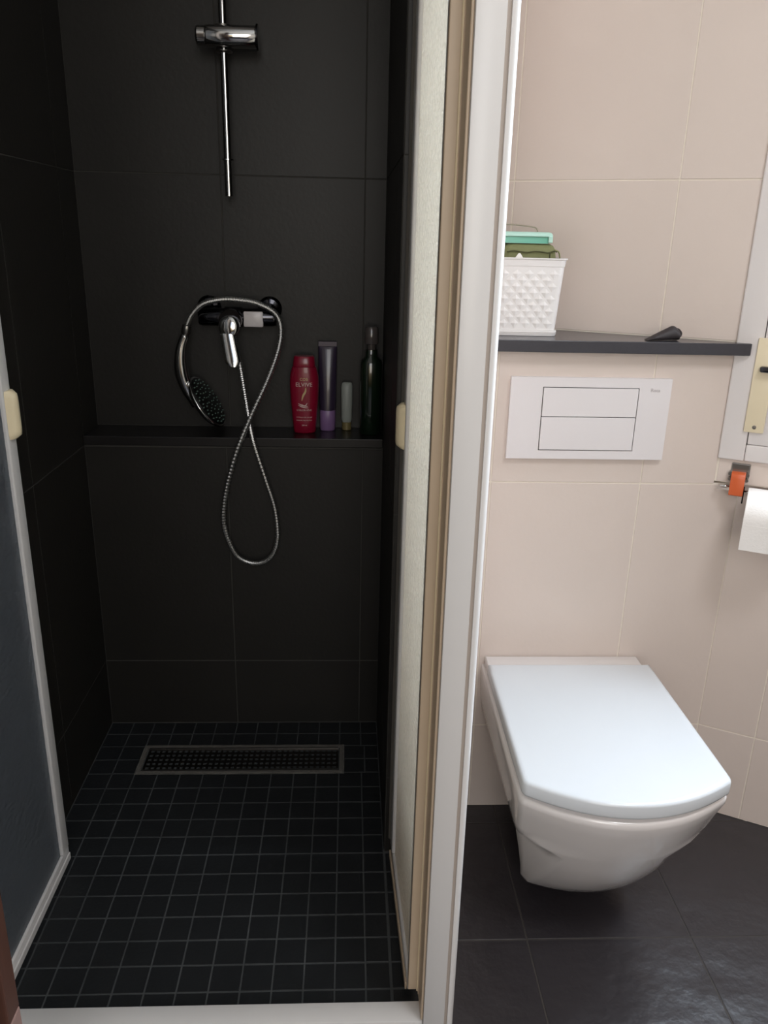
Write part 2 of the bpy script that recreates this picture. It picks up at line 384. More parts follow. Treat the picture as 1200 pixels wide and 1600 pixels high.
def leaf(name, x0, y0, x1, y1, gmat, label, side):
    """door leaf from hinge (x0,y0) to free edge (x1,y1); side = +1 when the visible face looks to +x"""
    o = Vector((x0, y0, 0)); d = Vector((x1-x0, y1-y0, 0)); L_ = d.length; d.normalize()
    nrm = Vector((0, 0, 1)).cross(d)
    fr = frame(o, d, nrm, (0, 0, 1))
    t = thing(name, (o.x, o.y, .012), label, 'shower door')
    z0, z1 = .012, 1.98
    st = obj('stile', bx((L_-.030, -.008, z0+.022), (L_, .008, z1), .003, 3, fr), LACQ, t, smooth=True, auto=40)
    obj('stile', bx((0, -.006, z0+.022), (.014, .006, z1), .002, 2, fr), LACQ, t, smooth=True, auto=40)
    br = obj('bottom_rail', bx((0, -.007, z0), (L_, .007, z0+.0215), .002, 2, fr), LACQ, t, smooth=True, auto=40)
    obj('drip_strip', bx((.004, -.0105 if side < 0 else .0072, z0-.004), (L_-.004, -.0072 if side < 0 else .0105, z0+.010), .001, 1, fr), CREAM if side > 0 else LACQ, br)
    obj('top_rail', bx((0, -.007, z1), (L_, .007, z1+.02), .002, 2, fr), LACQ, t, smooth=True, auto=40)
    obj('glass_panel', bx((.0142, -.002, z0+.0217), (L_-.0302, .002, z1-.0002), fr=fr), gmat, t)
    if side > 0: sfr = fr @ Matrix.Translation((L_+.0002, .007*side, 0)) @ Matrix.Rotation(side*math.radians(50), 4, 'Z')
    if side > 0: obj('seal', bx((0, -.001, z0+.03), (.006, .001, z1-.01), .0004, 1, sfr), SEAL, t)
    # handle wraps the free edge of the leaf
    return t, fr, L_
tR, frR, LR = leaf('shower_door', .1075, .952, .096, 1.252, PEB, 'right shower door leaf of pebbled glass, folded inwards against the white post', 1)
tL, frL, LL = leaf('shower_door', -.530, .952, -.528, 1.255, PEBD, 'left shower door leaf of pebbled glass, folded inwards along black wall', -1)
def grip(t, fr, L_, s, za, zb, nm):
    bm = bmesh.new()
    prof = [(-.014, .0085), (-.010, .016), (-.002, .0215), (.006, .0215), (.012, .017), (.014, .0085)]
    rings = []
    n = 14
    for i in range(n+1):
        f_ = i/n; z = za+(zb-za)*f_
        e = min(1, math.sqrt(max(0, 1-(abs(f_-.5)*2)**8)))*.55+.45
        rings.append([fr @ Vector((L_-.013+p[0]*(.8+.2*e), s*(.0082+(p[1]-.0085)*e), z)) for p in prof])
    ring_loft(bm, rings)
    g = obj('handle', bm, CREAMD, t, smooth=True, auto=50); tag(g, 'aged cream plastic door handle')
grip(tR, frR, LR, 1, .818, .889, 'a'); grip(tL, frL, LL, -1, .825, .900, 'b')

# brown door frame beside the camera
jb = thing('door_frame', (-.36, .58, 0), 'brown wooden door frame post at the lower left beside the camera', 'door frame')
obj('jamb', bx((-.3955, .575, .4175), (-.3155, .60, 2.1), .002, 2), WOOD, jb)
tag(obj('jamb_lower', bx((-.3955, .575, 0), (-.3155, .60, .417), .002, 2), WOODL, jb), 'paler lower part of the jamb')  # bottom part of the jamb in a paler brown

# ------------------------------------------------------------------ drain
dr = thing('shower_drain', ((DX0+DX1)/2, (DY0+DY1)/2, -.006), 'long rectangular steel linear drain set in the mosaic floor', 'drain')
bm = bmesh.new()
fw_ = .007
box(bm, (DX0, DY0, -.0061), (DX1, DY0+fw_, .0012)); box(bm, (DX0, DY1-fw_, -.0061), (DX1, DY1, .0012))
box(bm, (DX0, DY0+fw_, -.0061), (DX0+fw_, DY1-fw_, .0012)); box(bm, (DX1-fw_, DY0+fw_, -.0061), (DX1, DY1-fw_, .0012))
obj('drain_frame', bm, mat('dull_steel', (142, 138, 132), .42, .5, var=.3, vscale=60), dr)
bm = bmesh.new(); e_ = .0035
box(bm, (DX0-e_, DY0-e_, -.0007), (DX1+e_, DY0-.0001, .0002)); box(bm, (DX0-e_, DY1+.0001, -.0007), (DX1+e_, DY1+e_, .0002))
box(bm, (DX0-e_, DY0, -.0007), (DX0-.0001, DY1, .0002)); box(bm, (DX1+.0001, DY0, -.0007), (DX1+e_, DY1, .0002))
obj('mortar_line', bm, mat('worn_mortar', (104, 102, 96), .9, var=.95, vscale=34), dr)
GR = mat('dark_steel', (74, 70, 66), .4, 1)
# perforated grate
gx0, gx1, gy0, gy1 = DX0+.0125, DX1-.0125, DY0+.012, DY1-.012
bm = bmesh.new(); nx, ny = 34, 5
cw, ch = (gx1-gx0)/nx, (gy1-gy0)/ny
for i in range(nx+1):
    x = gx0+cw*i; box(bm, (x-cw*.22, gy0, -.004), (x+cw*.22, gy1, -.0012))
for j in range(ny+1):
    y = gy0+ch*j; box(bm, (gx0-cw*.2, y-ch*.26, -.004), (gx1+cw*.2, y+ch*.26, -.0011))
obj('grate', bm, GR, dr)
bm = bmesh.new()
box(bm, (gx0-.003, gy0-.0035, -.004), (gx1+.003, gy0-.0002, .0016)); box(bm, (gx0-.003, gy1+.0002, -.004), (gx1+.003, gy1+.0035, .0016))
obj('grate_rim', bm, CHROMEB, dr)

# ------------------------------------------------------------------ riser rail and slider
RX, RY = -.2435, 1.756
rl = thing('shower_rail', (RX, YB, 1.207), 'chrome vertical shower rail on the black tiles, bottom end free', 'shower rail')
obj('rail', tube([(RX, RY, 1.205), (RX, RY, 1.95)], .0078, 20), CHROME, rl, smooth=True, auto=60)
obj('end_ring', lathe([(.0078, 0), (.0125, .0005), (.0125, .0025), (.0078, .003)], frame((RX, RY, 1.271)), 24), CHROME, rl)
bk = obj('wall_bracket', tube([(RX, YB-.0005, 1.93), (RX, RY+.006, 1.93)], .011, 16), CHROME, rl, smooth=True, auto=60)
sl = thing('rail_slider', (RX, RY, 1.487), 'chrome horizontal slider clamped on the upright rail', 'shower holder')
fs = axisframe((-.2935, RY-.012, 1.4865), (1, 0, .005))
obj('body', lathe([(.0165, .018), (.0185, .0195), (.0192, .022), (.0192, .112), (.0185, .1135)], fs, 32), CHROME, sl, smooth=True, auto=30)
obj('knob', lathe([(.012, 0), (.0155, .0012), (.0172, .004), (.0172, .0172), (.0165, .0178)], fs, 32), CHROME, sl, smooth=True, auto=30)
obj('end_cap', lathe([(.021, .1138), (.0225, .1145), (.0225, .1172), (.0215, .118)], fs, 32), DCHROME, sl, smooth=True, auto=30)
for zz, dz in ((1.5055, .004), (1.4645, -.004)):
    obj('collar', lathe([(.0082, 0), (.016, 0), (.017, dz*.5), (.010, dz), (.0082, dz)], frame((RX, RY, zz)), 24), CHROMEB, sl)

# ------------------------------------------------------------------ mixer
mx = thing('shower_mixer', (-.245, YB, .96), 'chrome single-lever shower mixer on black wall with hose looped over it', 'mixer tap')
MY = 1.757
fm = axisframe((-.318, MY, .966), (1, 0, .006))
obj('body', lathe([(.010, 0), (.0165, .002), (.0185, .008), (.0185, .055), (.0215, .058), (.0215, .092), (.0185, .095), (.0185, .158), (.0165, .164), (.010, .166)], fm, 36), DCHROME, mx, smooth=True, auto=30)
for xx in (-.303, -.172):
    obj('union', lathe([(.025, 0), (.026, .003), (.021, .009), (.013, .0115), (.0125, .042)], axisframe((xx, YB-.0005, .981), (0, -1, -.10)), 28), DCHROME, mx, smooth=True, auto=30)
tag(obj('escutcheon', bx((-.221, MY-.0195, .948), (-.180, MY-.014, .980), .003, 2), PLATE, mx, smooth=True, auto=40), 'white reflective plate')
obj('cartridge_dome', lathe([(.0245, 0), (.0245, .018), (.0235, .024)], axisframe((-.247, MY-.010, .961), (0, -1, 0)), 32), DCHROME, mx, smooth=True, auto=30)
kn = obj('knob', lathe([(.021, 0), (.0228, .002), (.0232, .005), (.0222, .010), (.0195, .013), (.012, .0152), (.0001, .016)], axisframe((-.248, MY-.0345, .950), (-.05, -1, .10)), 36), CHROME, mx, smooth=True, auto=50)
bm = bmesh.new(); rings = []
for i in range(13):
    f_ = i/12; c = Vector((-.252+.0115*f_, MY-.046-.010*f_, .937-.067*f_)); w = .0155+.0012*f_; h = .0045
    if i >= 10: w *= (1, .85, .45)[i-10]
    rings.append([c+Vector((w*cos(a)*abs(cos(a))**-.3 if abs(cos(a)) > .01 else 0, h*sin(a), 0)) for a in [2*pi*k/20 for k in range(20)]])
obj('lever', ring_loft(bm, rings), CHROME, mx, smooth=True, auto=50)

# hose: starts under the mixer, drops, loops, rises and runs over the mixer to the handset
hp_ = [(-.246, 1.745, .944), (-.240, 1.738, .90), (-.231, 1.733, .868), (-.215, 1.7085, .776), (-.203, 1.6945, .712), (-.178, 1.692, .625), (-.160, 1.693, .558), (-.156, 1.692, .489),
       (-.171, 1.691, .446), (-.202, 1.690, .430), (-.236, 1.690, .439), (-.257, 1.689, .466), (-.273, 1.689, .526), (-.264, 1.687, .602), (-.238, 1.683, .690), (-.205, 1.694, .769),
       (-.169, 1.707, .845), (-.147, 1.722, .906), (-.142, 1.730, .948), (-.154, 1.733, .978), (-.190, 1.735, .997), (-.225, 1.735, 1.003), (-.262, 1.734, 1.004), (-.301, 1.732, .995), (-.325, 1.731, .974), (-.338, 1.730, .950)]
path = spline(hp_, 44)
hs = thing('hand_shower', (-.345, 1.73, .93), 'chrome hand shower hanging head down left of the mixer on its coiled hose', 'shower head')
# ribbed hose: radius alternates along the path
bm = tube(path, lambda i: .0062 if (i % 4) < 2 else .0050, 10)
obj('hose', bm, HOSEM, hs)
obj('hose_nut', lathe([(.0062, 0), (.0095, .001), (.0100, .006), (.0100, .016), (.0078, .020), (.0070, .022)], axisframe((-.3372, 1.730, .951), (-.25, 0, -1)), 20), CHROMEB, hs, smooth=True, auto=30)
hnd = spline([(-.3425, 1.730, .930), (-.3520, 1.730, .905), (-.3560, 1.731, .872), (-.3535, 1.733, .842), (-.3440, 1.736, .812), (-.337, 1.740, .796), (-.329, 1.742, .780)], 8)
nH = len(hnd)
obj('handle', tube(hnd, lambda i: .0095+.0040*sin(pi*min(1, i/nH*1.1))**2+.002*(i/nH), 18), CHROME, hs, smooth=True)
hc = Vector((-.3065, 1.745, .786)); hn = Vector((.80, -.11, .50)).normalized()
# major axis runs down to the right
fh = axisframe(hc, hn)
obj('head_shell', lathe([(.0001, -.020), (.020, -.0185), (.038, -.015), (.052, -.0095), (.060, -.003), (.0618, .001), (.0605, .003), (.0575, .0035)], fh, 40), CHROME, hs, smooth=True, auto=60)
fc = obj('spray_face', lathe([(.057, .0030), (.057, .0046), (.040, .0058), (.0001, .0064)], fh, 40), BLKP, hs, smooth=True)
bm = bmesh.new()
for R_, n_ in ((.010, 5), (.021, 9), (.032, 13), (.043, 17), (.051, 19)):
    for k in range(n_):
        a = 2*pi*k/n_+R_*90
        lathe([(.0016, .004), (.0014, .0078), (.0006, .0084)], fh @ Matrix.Translation((R_*cos(a), R_*sin(a), 0)), 6, bm=bm)
nz = obj('nozzles', bm, NOZ, hs); nz['kind'] = 'stuff'

# ------------------------------------------------------------------ bottles on the shower ledge
def sect(p, sx, sy_, n=40, e=2.4):
    out = []
    for k in range(n):
        a = 2*pi*k/n; c, s = cos(a), sin(a)
        out.append(Vector((p[0]+sx*math.copysign(abs(c)**(2/e), c), p[1]+sy_*math.copysign(abs(s)**(2/e), s), p[2])))
    return out
def body(prof, c, e=2.4):
    """prof rows: z, half width, half depth"""
    return ring_loft(bmesh.new(), [sect((c[0], c[1], z), w, d, e=e) for z, w, d in prof])
Z0 = ZL+.0005
c = (-.0962, 1.764)
sh = thing('shampoo_bottle', (c[0], c[1], Z0), 'tall crimson shampoo bottle standing at the left of the shower ledge', 'bottle')
prof = [(Z0, .022, .014), (Z0+.003, .0245, .0165), (Z0+.03, .0268, .018), (Z0+.075, .0305, .0195), (Z0+.105, .0318, .020), (Z0+.125, .0312, .0198), (Z0+.138, .0285, .019), (Z0+.146, .0262, .0185)]
def wat(z):
    for a, b in zip(prof, prof[1:]):
        if a[0] <= z <= b[0]:
            t = (z-a[0])/(b[0]-a[0]); return a[1]+(b[1]-a[1])*t, a[2]+(b[2]-a[2])*t
    return prof[-1][1:]
obj('body', body(prof, c), PINK, sh, smooth=True, auto=50)
obj('cap', body([(Z0+.1463, .0240, .0175), (Z0+.148, .0250, .0180), (Z0+.166, .0225, .0165), (Z0+.169, .0205, .0145)], c, 2.6), PINK, sh, smooth=True, auto=40)
def wrap(zc, xoff=0):
    def f(v):
        x, z = v.x+xoff, v.y+zc; w, d = wat(z); t = min(.97, abs(x)/w)
        y = -d*(1-t**2.4)**(1/2.4)-.0003-max(0, v.z)
        return Vector((c[0]+x, c[1]+y, z))
    return f
obj('lettering', text_bm('ELVIVE', .0125, IDM, wrap(Z0+.109)), SILK, sh)
obj('lettering', text_bm('COB', .0085, IDM, wrap(Z0+.1205)), GOLD, sh)
obj('lettering', text_bm('COLOR-VIVE', .0058, IDM, wrap(Z0+.053)), SILK, sh)
obj('lettering', text_bm('AMPOLLA DE COLOR', .0036, IDM, wrap(Z0+.037)), SILK, sh)
obj('lettering', text_bm('CHAMPU PROTECTOR', .0034, IDM, wrap(Z0+.030)), SILK, sh)
obj('lettering', text_bm('250 ml', .0042, IDM, wrap(Z0+.019)), SILK, sh)
def ribbon(pts, wd):
    bm = bmesh.new(); L0 = []
    P = spline([(p[0], p[1], 0) for p in pts], 6); n = len(P)
    for i, p in enumerate(P):
        t = (P[min(i+1, n-1)]-P[max(i-1, 0)]).normalized(); q = Vector((-t.y, t.x, 0)); w_ = wd*(.25+.75*sin(pi*(i+.5)/n))
        g = wrap(Z0)
        L0.append([g(p+q*w_), g(p-q*w_), g(p-q*w_+Vector((0, 0, .0005))), g(p+q*w_+Vector((0, 0, .0005)))])
    return ring_loft(bm, L0)
obj('emblem', ribbon([(.004, .103), (.003, .094), (-.002, .085), (-.005, .074)], .0022), GOLD, sh)
for pts in ([(-.013, .068), (-.003, .063), (.008, .0615)], [(-.013, .064), (-.002, .0595), (.009, .058)], [(-.006, .066), (.002, .063), (.007, .069)]):
    obj('emblem', ribbon(pts, .0011), SILK, sh)

c2 = (-.0460, 1.7915)
vb = thing('conditioner_tube', (c2[0], c2[1], Z0), 'dark violet tube standing on its lilac cap behind the crimson bottle', 'bottle')
obj('cap', body([(Z0, .0160, .0150), (Z0+.002, .0175, .0165), (Z0+.044, .0180, .0168), (Z0+.046, .0170, .016)], c2), LILAC, vb, smooth=True, auto=40)
obj('tube', body([(Z0+.0462, .0180, .0165), (Z0+.060, .0190, .0160), (Z0+.12, .0198, .0110), (Z0+.180, .0205, .0050), (Z0+.186, .0205, .0022)], c2, 2.2), PURP, vb, smooth=True, auto=50)
tag(obj('crimp', bx((c2[0]-.0205, c2[1]-.0019, Z0+.1862), (c2[0]+.0205, c2[1]+.0019, Z0+.197), .0006), mat('violet_crimp', (78, 66, 84), .3), vb), 'flattened crimp end')
c3 = (-.0030, 1.794)
sb = thing('travel_bottle', (c3[0], c3[1], Z0), 'small grey-white bottle upside down on a yellowish cap, on the ledge', 'bottle')
obj('cap', body([(Z0, .0095, .0095), (Z0+.001, .0105, .0105), (Z0+.017, .0105, .0105), (Z0+.018, .0095, .0095)], c3, 2), YELL, sb, smooth=True, auto=40)
obj('body', body([(Z0+.0182, .0100, .0095), (Z0+.024, .0122, .011), (Z0+.080, .0130, .0105), (Z0+.098, .0128, .0085), (Z0+.106, .0110, .006), (Z0+.108, .008, .004)], c3), GREYB, sb, smooth=True, auto=50)
c4 = (.0495, 1.756)
gb = thing('pump_bottle', (c4[0], c4[1], Z0), 'tall dark green bottle with a smoky cap at the right of the ledge', 'bottle')
obj('body', body([(Z0, .020, .018), (Z0+.003, .0235, .021), (Z0+.155, .0235, .021), (Z0+.164, .0215, .019), (Z0+.170, .0135, .0125), (Z0+.186, .0125, .0115)], c4, 2.6), GREEN, gb, smooth=True, auto=50)
obj('neck', body([(Z0+.1862, .0085, .0085), (Z0+.198, .0085, .0085)], c4, 2), CLEAR, gb, smooth=True, auto=40)
obj('cap', body([(Z0+.1982, .0140, .0130), (Z0+.200, .0148, .0138), (Z0+.230, .0142, .0132), (Z0+.234, .0120, .0110)], c4, 2.4), CLEAR, gb, smooth=True, auto=40)

# ------------------------------------------------------------------ shelf over the cistern
inner = [(.2335, 1.377), (.7000, 1.377), (.7015, 1.3805)]
# right end follows the slanted wall, leaving the wall itself free
def wall_y(x, off=.0006): return A0.y-(x-A0.x)*math.tan(ANG)-off/cos(ANG)
xend = .6960
ol = [(.2335, 1.377), (xend-.002, 1.377), (xend, 1.379), (xend, wall_y(xend)-.0004), (.6760, wall_y(.6760)), (.3075, wall_y(.3075)), (.2335, wall_y(.3075)+.0)]
SH = .974
tag(obj('shelf', prism(ol, .9535, SH, bev=.0012), STONE, None, (.45, 1.4, .9535)), 'dark grey stone shelf capping the beige half wall above the toilet', 'shelf')

# flush plate
fp = thing('flush_plate', (.4275, YBOX, .836), 'white rectangular dual flush plate on the beige half wall', 'flush plate')
yp = YBOX-.010
bm = bmesh.new(); x0, x1, z0, z1 = .2845, .5705, .762, .909; a0, a1, b0, b1 = .3430, .5120, .7790, .8905
ext = .0015
box(bm, (x0, yp, z0), (a0-ext, YBOX-.0003, z1)); box(bm, (a1+ext, yp, z0), (x1, YBOX-.0003, z1))
box(bm, (a0-ext, yp, z0), (a1+ext, YBOX-.0003, b0-ext)); box(bm, (a0-ext, yp, b1+ext), (a1+ext, YBOX-.0003, z1))
bmesh.ops.remove_doubles(bm, verts=bm.verts[:], dist=1e-5)
obj('surround', bm, PLATE, fp)
obj('recess', bx((a0-ext, yp+.0035, b0-ext), (a1+ext, yp+.005, b1+ext)), DARKGAP, fp)
zm = .8390
obj('button', bx((a0, yp-.0008, zm+.0007), (a1, yp+.0034, b1), .0006, 1), PLATE, fp)
obj('button', bx((a0, yp-.0008, b0), (a1, yp+.0034, zm-.0007), .0006, 1), PLATE, fp)
obj('logo', text_bm('Roca', .0085, frame((.5420, yp-.0002, .8885), (1, 0, 0), (0, 0, 1), (0, -1, 0)), ext=.0002), mat('grey_print', (176, 168, 168), .4), fp)

# ------------------------------------------------------------------ toilet
TX = .4255
tl = thing('toilet', (TX, YBOX, .05), 'white wall-hung toilet with its squarish lid closed, under the flush plate', 'toilet')
def dshape(hwb, hwf, yback, ycor, yfront, rc, rec=0, n_side=10, n_arc=22, ch=0):
    """D outline, from back left round the front to back right (list of x,y)"""
    half = []
    c_y = max(rc, ch*1.1)
    for i in range(n_side):
        f_ = i/n_side; w = hwb+(hwf-hwb)*f_
        dip = rec*math.sin(pi*min(1, f_*1.0))**.6 if rec else 0
        if rec: dip = rec*min(1, (1-f_)*3.0)**.8
        half.append((-(w-dip), yback+(ycor+c_y-yback)*f_))
    # rounded corner then the front arc
    arc0 = ycor
    for k in range(1, 7):
        a = pi/2*k/7
        if ch:
            g = (k-.5)/5.5; xe = hwf-.3*rc; xc = hwf-ch*1.1; yc_ = yfront+(ycor-yfront)*(xc/xe)**2
            half.append((-(hwf+(xc-hwf)*g), ycor+c_y+(yc_-ycor-c_y)*g)); continue
        half.append((-(hwf-rc*(1-cos(a*.8))*1.0), ycor+rc-rc*sin(a)*1.0))
    xs_ = half[-1][0]; ys_ = half[-1][1]
    for k in range(1, n_arc//2+1):
        f_ = k/(n_arc//2); x = xs_*(1-f_)
        half.append((x, yfront+(ys_-yfront)*(x/xs_)**2.0 if not ch else yfront+(ycor-yfront)*(x/(hwf-.3*rc))**2))
    full = half + [(-x, y) for x, y in half[-2::-1]]
    return full
def ringz(o, z, zf=None): return [Vector((TX+x, y, z if zf is None else zf(x, y))) for x, y in o]
YBK = YBOX-.0012
lev = [  # z, hw back, hw front, y corner, y front, corner radius, recess, corner cut
    (.0450, .090, .100, 1.146, 1.124, .012, .010, .006),
    (.0480, .099, .108, 1.135, 1.110, .016, .012, .008),
    (.0600, .102, .1110, 1.126, 1.096, .018, .014, .010),
    (.1000, .104, .1195, 1.102, 1.060, .018, .016, .022),
    (.1500, .108, .1310, 1.074, 1.025, .018, .020, .036),
    (.1900, .114, .1410, 1.053, 1.001, .018, .024, .048),
    (.2150, .120, .1470, 1.041, .988, .019, .024, .056),
    (.2260, .132, .1495, 1.036, .982, .022, .016, .040),
    (.2340, .147, .1510, 1.032, .978, .024, .004, .024),
    (.2420, .152, .1525, 1.028, .974, .024, 0, .0),
    (.2600, .154, .1555, 1.020, .965, .023, 0, 0),
    (.3000, .157, .1590, 1.004, .949, .022, 0, 0),
    (.3240, .158, .1615, .994, .939, .020, 0, 0),
    (.3340, .1575, .1615, .993, .938, .019, 0, 0),
    (.3380, .1555, .1590, .996, .941, .018, 0, 0)]
bm = ring_loft(bmesh.new(), [ringz(dshape(b, f_, YBK, yc, yf, rc, rec, ch=ch), z) for z, b, f_, yc, yf, rc, rec, ch in lev])
obj('bowl', bm, CERAM, tl, smooth=True, auto=70)
# raised deck at the wall
deck = [(-.152, YBK), (-.152, 1.352), (-.145, 1.343), (.145, 1.343), (.152, 1.352), (.152, YBK), (.148, YBK)]
bm = prism([(TX+x, y) for x, y in deck[:6]], .3382, .3560, bev=.003)
obj('deck', bm, CERAM, tl, smooth=True, auto=50)
seat_o = [(x, y) for x, y in dshape(.150, .1515, 1.338, 1.004, .950, .014)]
bm = ring_loft(bmesh.new(), [ringz(seat_o, .3395), ringz(seat_o, .3448)])
obj('seat', bm, LIDM, tl, smooth=True, auto=50)
bm = ring_loft(bmesh.new(), [ringz(dshape(.1560+a, .1600+a, 1.3415+b, .988-a, .9370-a, .016), z) for z, a, b in ((.3455, -.003, -.002), (.3470, -.0005, 0), (.3500, 0, 0), (.3660, 0, 0), (.3690, -.001, -.001), (.3708, -.004, -.003), (.3713, -.008, -.006))])
obj('lid', bm, LIDM, tl, smooth=True, auto=60)
for s in (-1, 1): obj('hinge', tube([(TX+s*.09, 1.3425, .3590), (TX+s*.055, 1.3425, .3590)], .0040, 10), CHROMEB, tl, smooth=True)

# ------------------------------------------------------------------ basket and its contents
bx0, bx1, by0, by1 = .258, .3655, 1.437, 1.535
bk = thing('basket', ((bx0+bx1)/2, (by0+by1)/2, SH), 'white plastic basket embossed with diamonds at the left end of the stone shelf', 'basket')
def sqr(x0, x1, y0, y1, z, r_=.012, k=5):
    o = []
    for cx, cy_, a in ((x1-r_, y1-r_, 0), (x0+r_, y1-r_, pi/2), (x0+r_, y0+r_, pi), (x1-r_, y0+r_, 1.5*pi)):
        for i in range(k+1): t = a+pi/2*i/k; o.append(Vector((cx+r_*cos(t), cy_+r_*sin(t), z)))
    return o
ZT = 1.106; zb = SH+.0005
fl_ = .009
def bsk(z, e=0):
    f_ = (z-zb)/(ZT-zb); return sqr(bx0-fl_*f_-e+.0, bx1+fl_*f_+e, by0-fl_*.4*f_-e, by1+fl_*.4*f_+e, z)
bm = ring_loft(bmesh.new(), [bsk(zb+.010), bsk(ZT-.014), bsk(ZT-.014, -.0022), bsk(zb+.013, -.0022)], capa=True, capb=True)
obj('shell', bm, BASK, bk, smooth=True, auto=50)
bm = ring_loft(bmesh.new(), [bsk(zb, .002), bsk(zb+.0045, .003), bsk(zb+.0055, .001), bsk(zb+.0062, .003), bsk(zb+.0098, .0025)])
obj('foot', bm, BASK, bk, smooth=True, auto=30)
rg = [bsk(ZT-.0138, .0006), bsk(ZT-.003, .0012), bsk(ZT-.002, .003), bsk(ZT, .003), bsk(ZT, -.0022), bsk(ZT-.0138, -.0022)]
bm = ring_loft(bmesh.new(), rg+[rg[0]], capa=False, capb=False)
obj('rim', bm, BASK, bk, smooth=True, auto=30)
# diamond quilting: raised pyramids on the front and right faces
bm = bmesh.new()
def pyr(c, uu_, vv, nn_, a, b, h):
    p = [bm.verts.new(c+uu_*a), bm.verts.new(c+vv*b), bm.verts.new(c-uu_*a), bm.verts.new(c-vv*b)]; t = bm.verts.new(c+nn_*h)
    for i in range(4): bm.faces.new((p[i], p[(i+1) % 4], t))
    bm.faces.new(p[::-1])
nr = 5; dz = (ZT-.016-zb-.011)/nr
for j in range(nr*2-1):
    z = zb+.011+dz*.5*(j+1); f_ = (z-zb)/(ZT-zb)
    X0, X1 = bx0-fl_*f_+.006, bx1+fl_*f_-.008; Yf = by0-fl_*.4*f_
    n_ = 5; da = (X1-X0)/n_
    for i in range(n_ + (j % 2) - 0):
        x = X0+da*(i+(0 if j % 2 else .5))
        if x < X0+da*.4 or x > X1-da*.4: continue
        pyr(Vector((x, Yf+.0004, z)), Vector((1, 0, 0)), Vector((0, 0, 1)), Vector((0, -1, 0)), da*.48, dz*.48, .0020)
    Xr = bx1+fl_*f_; n2 = 5; da2 = (by1-by0-.016)/n2
    for i in range(n2+(j % 2)):
        y = by0+.008+da2*(i+(0 if j % 2 else .5))
        if y < by0+.010 or y > by1-.010: continue
        pyr(Vector((Xr-.0004, y, z)), Vector((0, 1, 0)), Vector((0, 0, 1)), Vector((1, 0, 0)), da2*.48, dz*.48, .0020)
qd = obj('diamond_pattern', bm, BASK, bk); qd['kind'] = 'stuff'
# olive pouch
ox0, ox1, oy0, oy1 = .263, .3600, 1.447, 1.528
op = thing('olive_pouch', ((ox0+ox1)/2, (oy0+oy1)/2, 1.09), 'olive green fabric pouch sticking out of the white basket', 'pouch')
bm = bmesh.new()
rows = [(.995, 0), (1.02, .001), (1.085, .001), (1.108, .000), (1.120, -.0015), (1.126, -.005), (1.129, -.010)]
ring_loft(bm, [sqr(ox0-e, ox1+e, oy0-e, oy1+e, z, .014) for z, e in rows])
obj('body', bm, OLIVE, op, smooth=True, auto=60)
bm = bmesh.new()
zz = lambda x: 1.1155+.0012*sin(x*160)
tube(spline([(x, oy0-.0016, zz(x)) for x in [ox0+.008+i*.012 for i in range(7)]]+[(ox1-.010, oy0-.001, 1.1165), (ox1-.002, oy0+.006, 1.118), (ox1+.0015, oy0+.016, 1.116)], 4), .0012, 6, bm)
tube([(ox1-.0135, oy0-.0014, 1.116), (ox1-.0135, oy0-.0014, 1.095)], .0010, 6, bm)
obj('zip', bm, OLIVED, op)
tube_p = spline([(ox1-.006, oy0-.0014, 1.119), (ox1+.001, oy0-.001, 1.1165), (ox1+.0045, oy0+.001, 1.108), (ox1+.0050, oy0+.002, 1.100)], 6)
obj('loop', tube(tube_p, .0014, 8), OLIVE, op, smooth=True)
# tissue corner
tp = tag(obj('tissue', prism([(.2800, 1.098), (.3040, 1.098), (.2985, 1.106), (.2930, 1.1135), (.2900, 1.1128)], 0, .0006, frame((0, 1.4395, 0), (1, 0, 0), (0, 0, 1), (0, -1, 0))), PAPER, None, (.29, 1.44, 1.10)),
         'white tissue corner poking up at the front of the basket', 'tissue')
# mint lid box with handle
mb = thing('mint_box', (.31, 1.487, 1.1295), 'mint green flat plastic box with a thin carrying handle lying on the olive pouch', 'box')
bm = ring_loft(bmesh.new(), [sqr(.258, .3480-e, 1.452, 1.522, z, .008) for z, e in ((1.1295, .002), (1.1305, 0), (1.1400, 0))])
obj('base', bm, MINT, mb, smooth=True, auto=40)
bm = ring_loft(bmesh.new(), [sqr(.256-e, .3495+e, 1.450-e, 1.524+e, z, .010) for z, e in ((1.1402, .001), (1.1410, .0022), (1.1435, .0022), (1.1470, 0), (1.1482, -.004))])
obj('lid', bm, MINTL, mb, smooth=True, auto=40)
obj('corner_clip', bx((.3425, 1.4478, 1.1305), (.3500, 1.4515, 1.1412), .001), MINTL, mb)
obj('handle', tube(spline([(.262, 1.462, 1.1600), (.285, 1.461, 1.1592), (.305, 1.461, 1.1575), (.3200, 1.461, 1.1555), (.3245, 1.461, 1.1515), (.3250, 1.461, 1.1472)], 6), .0012, 8), CORD, mb, smooth=True)

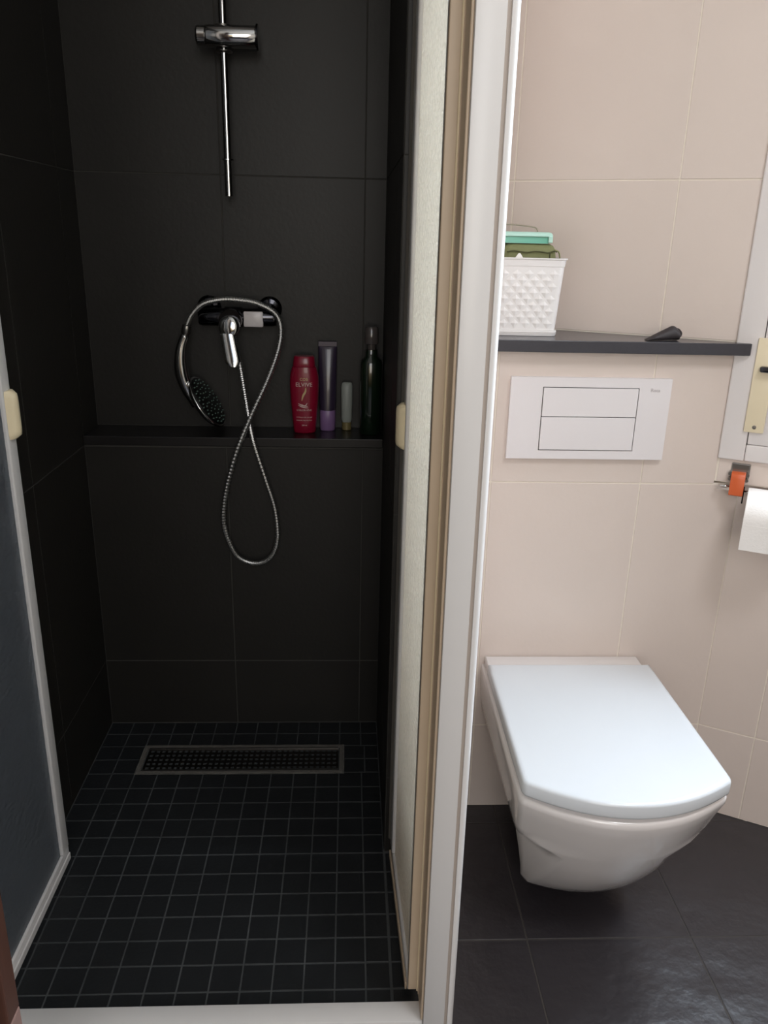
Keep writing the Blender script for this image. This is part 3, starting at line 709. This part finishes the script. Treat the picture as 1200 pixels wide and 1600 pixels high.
# black wedge on the shelf
wd = thing('door_wedge', (.552, 1.412, SH), 'small black tapered wedge lying at the right of the stone shelf', 'wedge')
rings = []
for i in range(15):
    f_ = i/14; x = .5165+.060*f_; h = .0012+.0235*min(1, f_/.8)**.9; yy = 1.400+.014*f_
    if f_ > .8: h *= 1-.28*((f_-.8)/.2)**2
    w = .009+.006*f_
    sec = []
    for k in range(16):
        a = 2*pi*k/16; q = sin(a)
        sec.append(Vector((x+.006*max(0, -q)*f_*0, yy+w*cos(a)*(1-.35*max(0, q)), SH+.0004+h*(.5+.5*math.copysign(abs(q)**.7, q)))))
    rings.append(sec)
obj('body', ring_loft(bmesh.new(), rings), BLKF, wd, smooth=True, auto=60)
obj('end_ring', tube(spline([(.5765, 1.413, SH+.004), (.5815, 1.414, SH+.007), (.5830, 1.415, SH+.012), (.5790, 1.415, SH+.017), (.5745, 1.414, SH+.019)], 5), .0022, 8), BLKF, wd, smooth=True)

# ------------------------------------------------------------------ roll holder and roll
rh = thing('roll_holder', Wp(.04, 0, .744), 'chrome paper roll holder with orange clip on the wall under the window', 'roll holder')
def wbx(a, b, bev=.001, seg=2): return bx(a, b, bev, seg, WF)
obj('wall_plate', wbx((.0245, .0002, .7335), (.0560, .0045, .7600), .0015), CHROMEB, rh)
bm = bmesh.new()
for sx_ in (.0245, .0530):
    tube([Wp(sx_, .0046, .742), Wp(sx_, .016, .742)], .0035, 12, bm)
    tube([Wp(sx_, .0046, .732), Wp(sx_, .016, .732)], .0030, 12, bm)
obj('hinge', bm, CHROMEB, rh, smooth=True, auto=40)
tag(obj('clip', prism([(.003, .745), (.016, .7455), (.021, .742), (.0225, .735), (.0225, .705), (.0205, .703), (.0185, .705), (.017, .730), (.003, .732)], -.0125, .0115,
    WF @ frame((.0390, 0, 0), (0, 1, 0), (0, 0, 1), (1, 0, 0)), bev=.0008), ORANGE, rh, smooth=True, auto=40), 'orange plastic clip')
bm = bmesh.new()
tube([Wp(.005, .014, .712), Wp(.19, .014, .712)], .0022, 12, bm)
tube([Wp(.007, .009, .716), Wp(.028, .009, .716)], .0022, 12, bm)
obj('bar', bm, CHROME, rh, smooth=True)
obj('side_arm', wbx((.0500, .0165, .690), (.0525, .0200, .722), .0005), DCHROME, rh)
RR = .052
rc_ = Wp(.0585, .034, .672)
pr = thing('toilet_roll', rc_, 'white toilet paper roll hanging on the chrome holder at the right edge', 'toilet roll')
fr_ = frame(rc_, TT, NN, (0, 0, 1)) @ frame((0, 0, 0), (0, 1, 0), (0, 0, 1), (1, 0, 0))
bm = ring_loft(bmesh.new(), [[fr_ @ Vector((q*cos(2*pi*k/56), q*sin(2*pi*k/56), x)) for k in range(56)] for q, x in ((.018, 0), (RR-.001, 0), (RR, .001), (RR, .099), (RR-.001, .100), (.018, .100), (.018, 0))], capa=False, capb=False)
obj('paper', bm, PAPER, pr, smooth=True, auto=40)
bm = ring_loft(bmesh.new(), [[fr_ @ Vector((q*cos(2*pi*k/32), q*sin(2*pi*k/32), x)) for k in range(32)] for q, x in ((.0178, .001), (.0178, .099), (.0165, .099), (.0165, .001), (.0178, .001))], capa=False, capb=False)
obj('core', bm, mat('cardboard', (170, 140, 105), .8), pr, smooth=True, auto=40)
obj('loose_sheet', wbx((.0590, .034+RR-.0005, .625), (.1580, .034+RR+.0003, .672), 0), PAPER, pr)
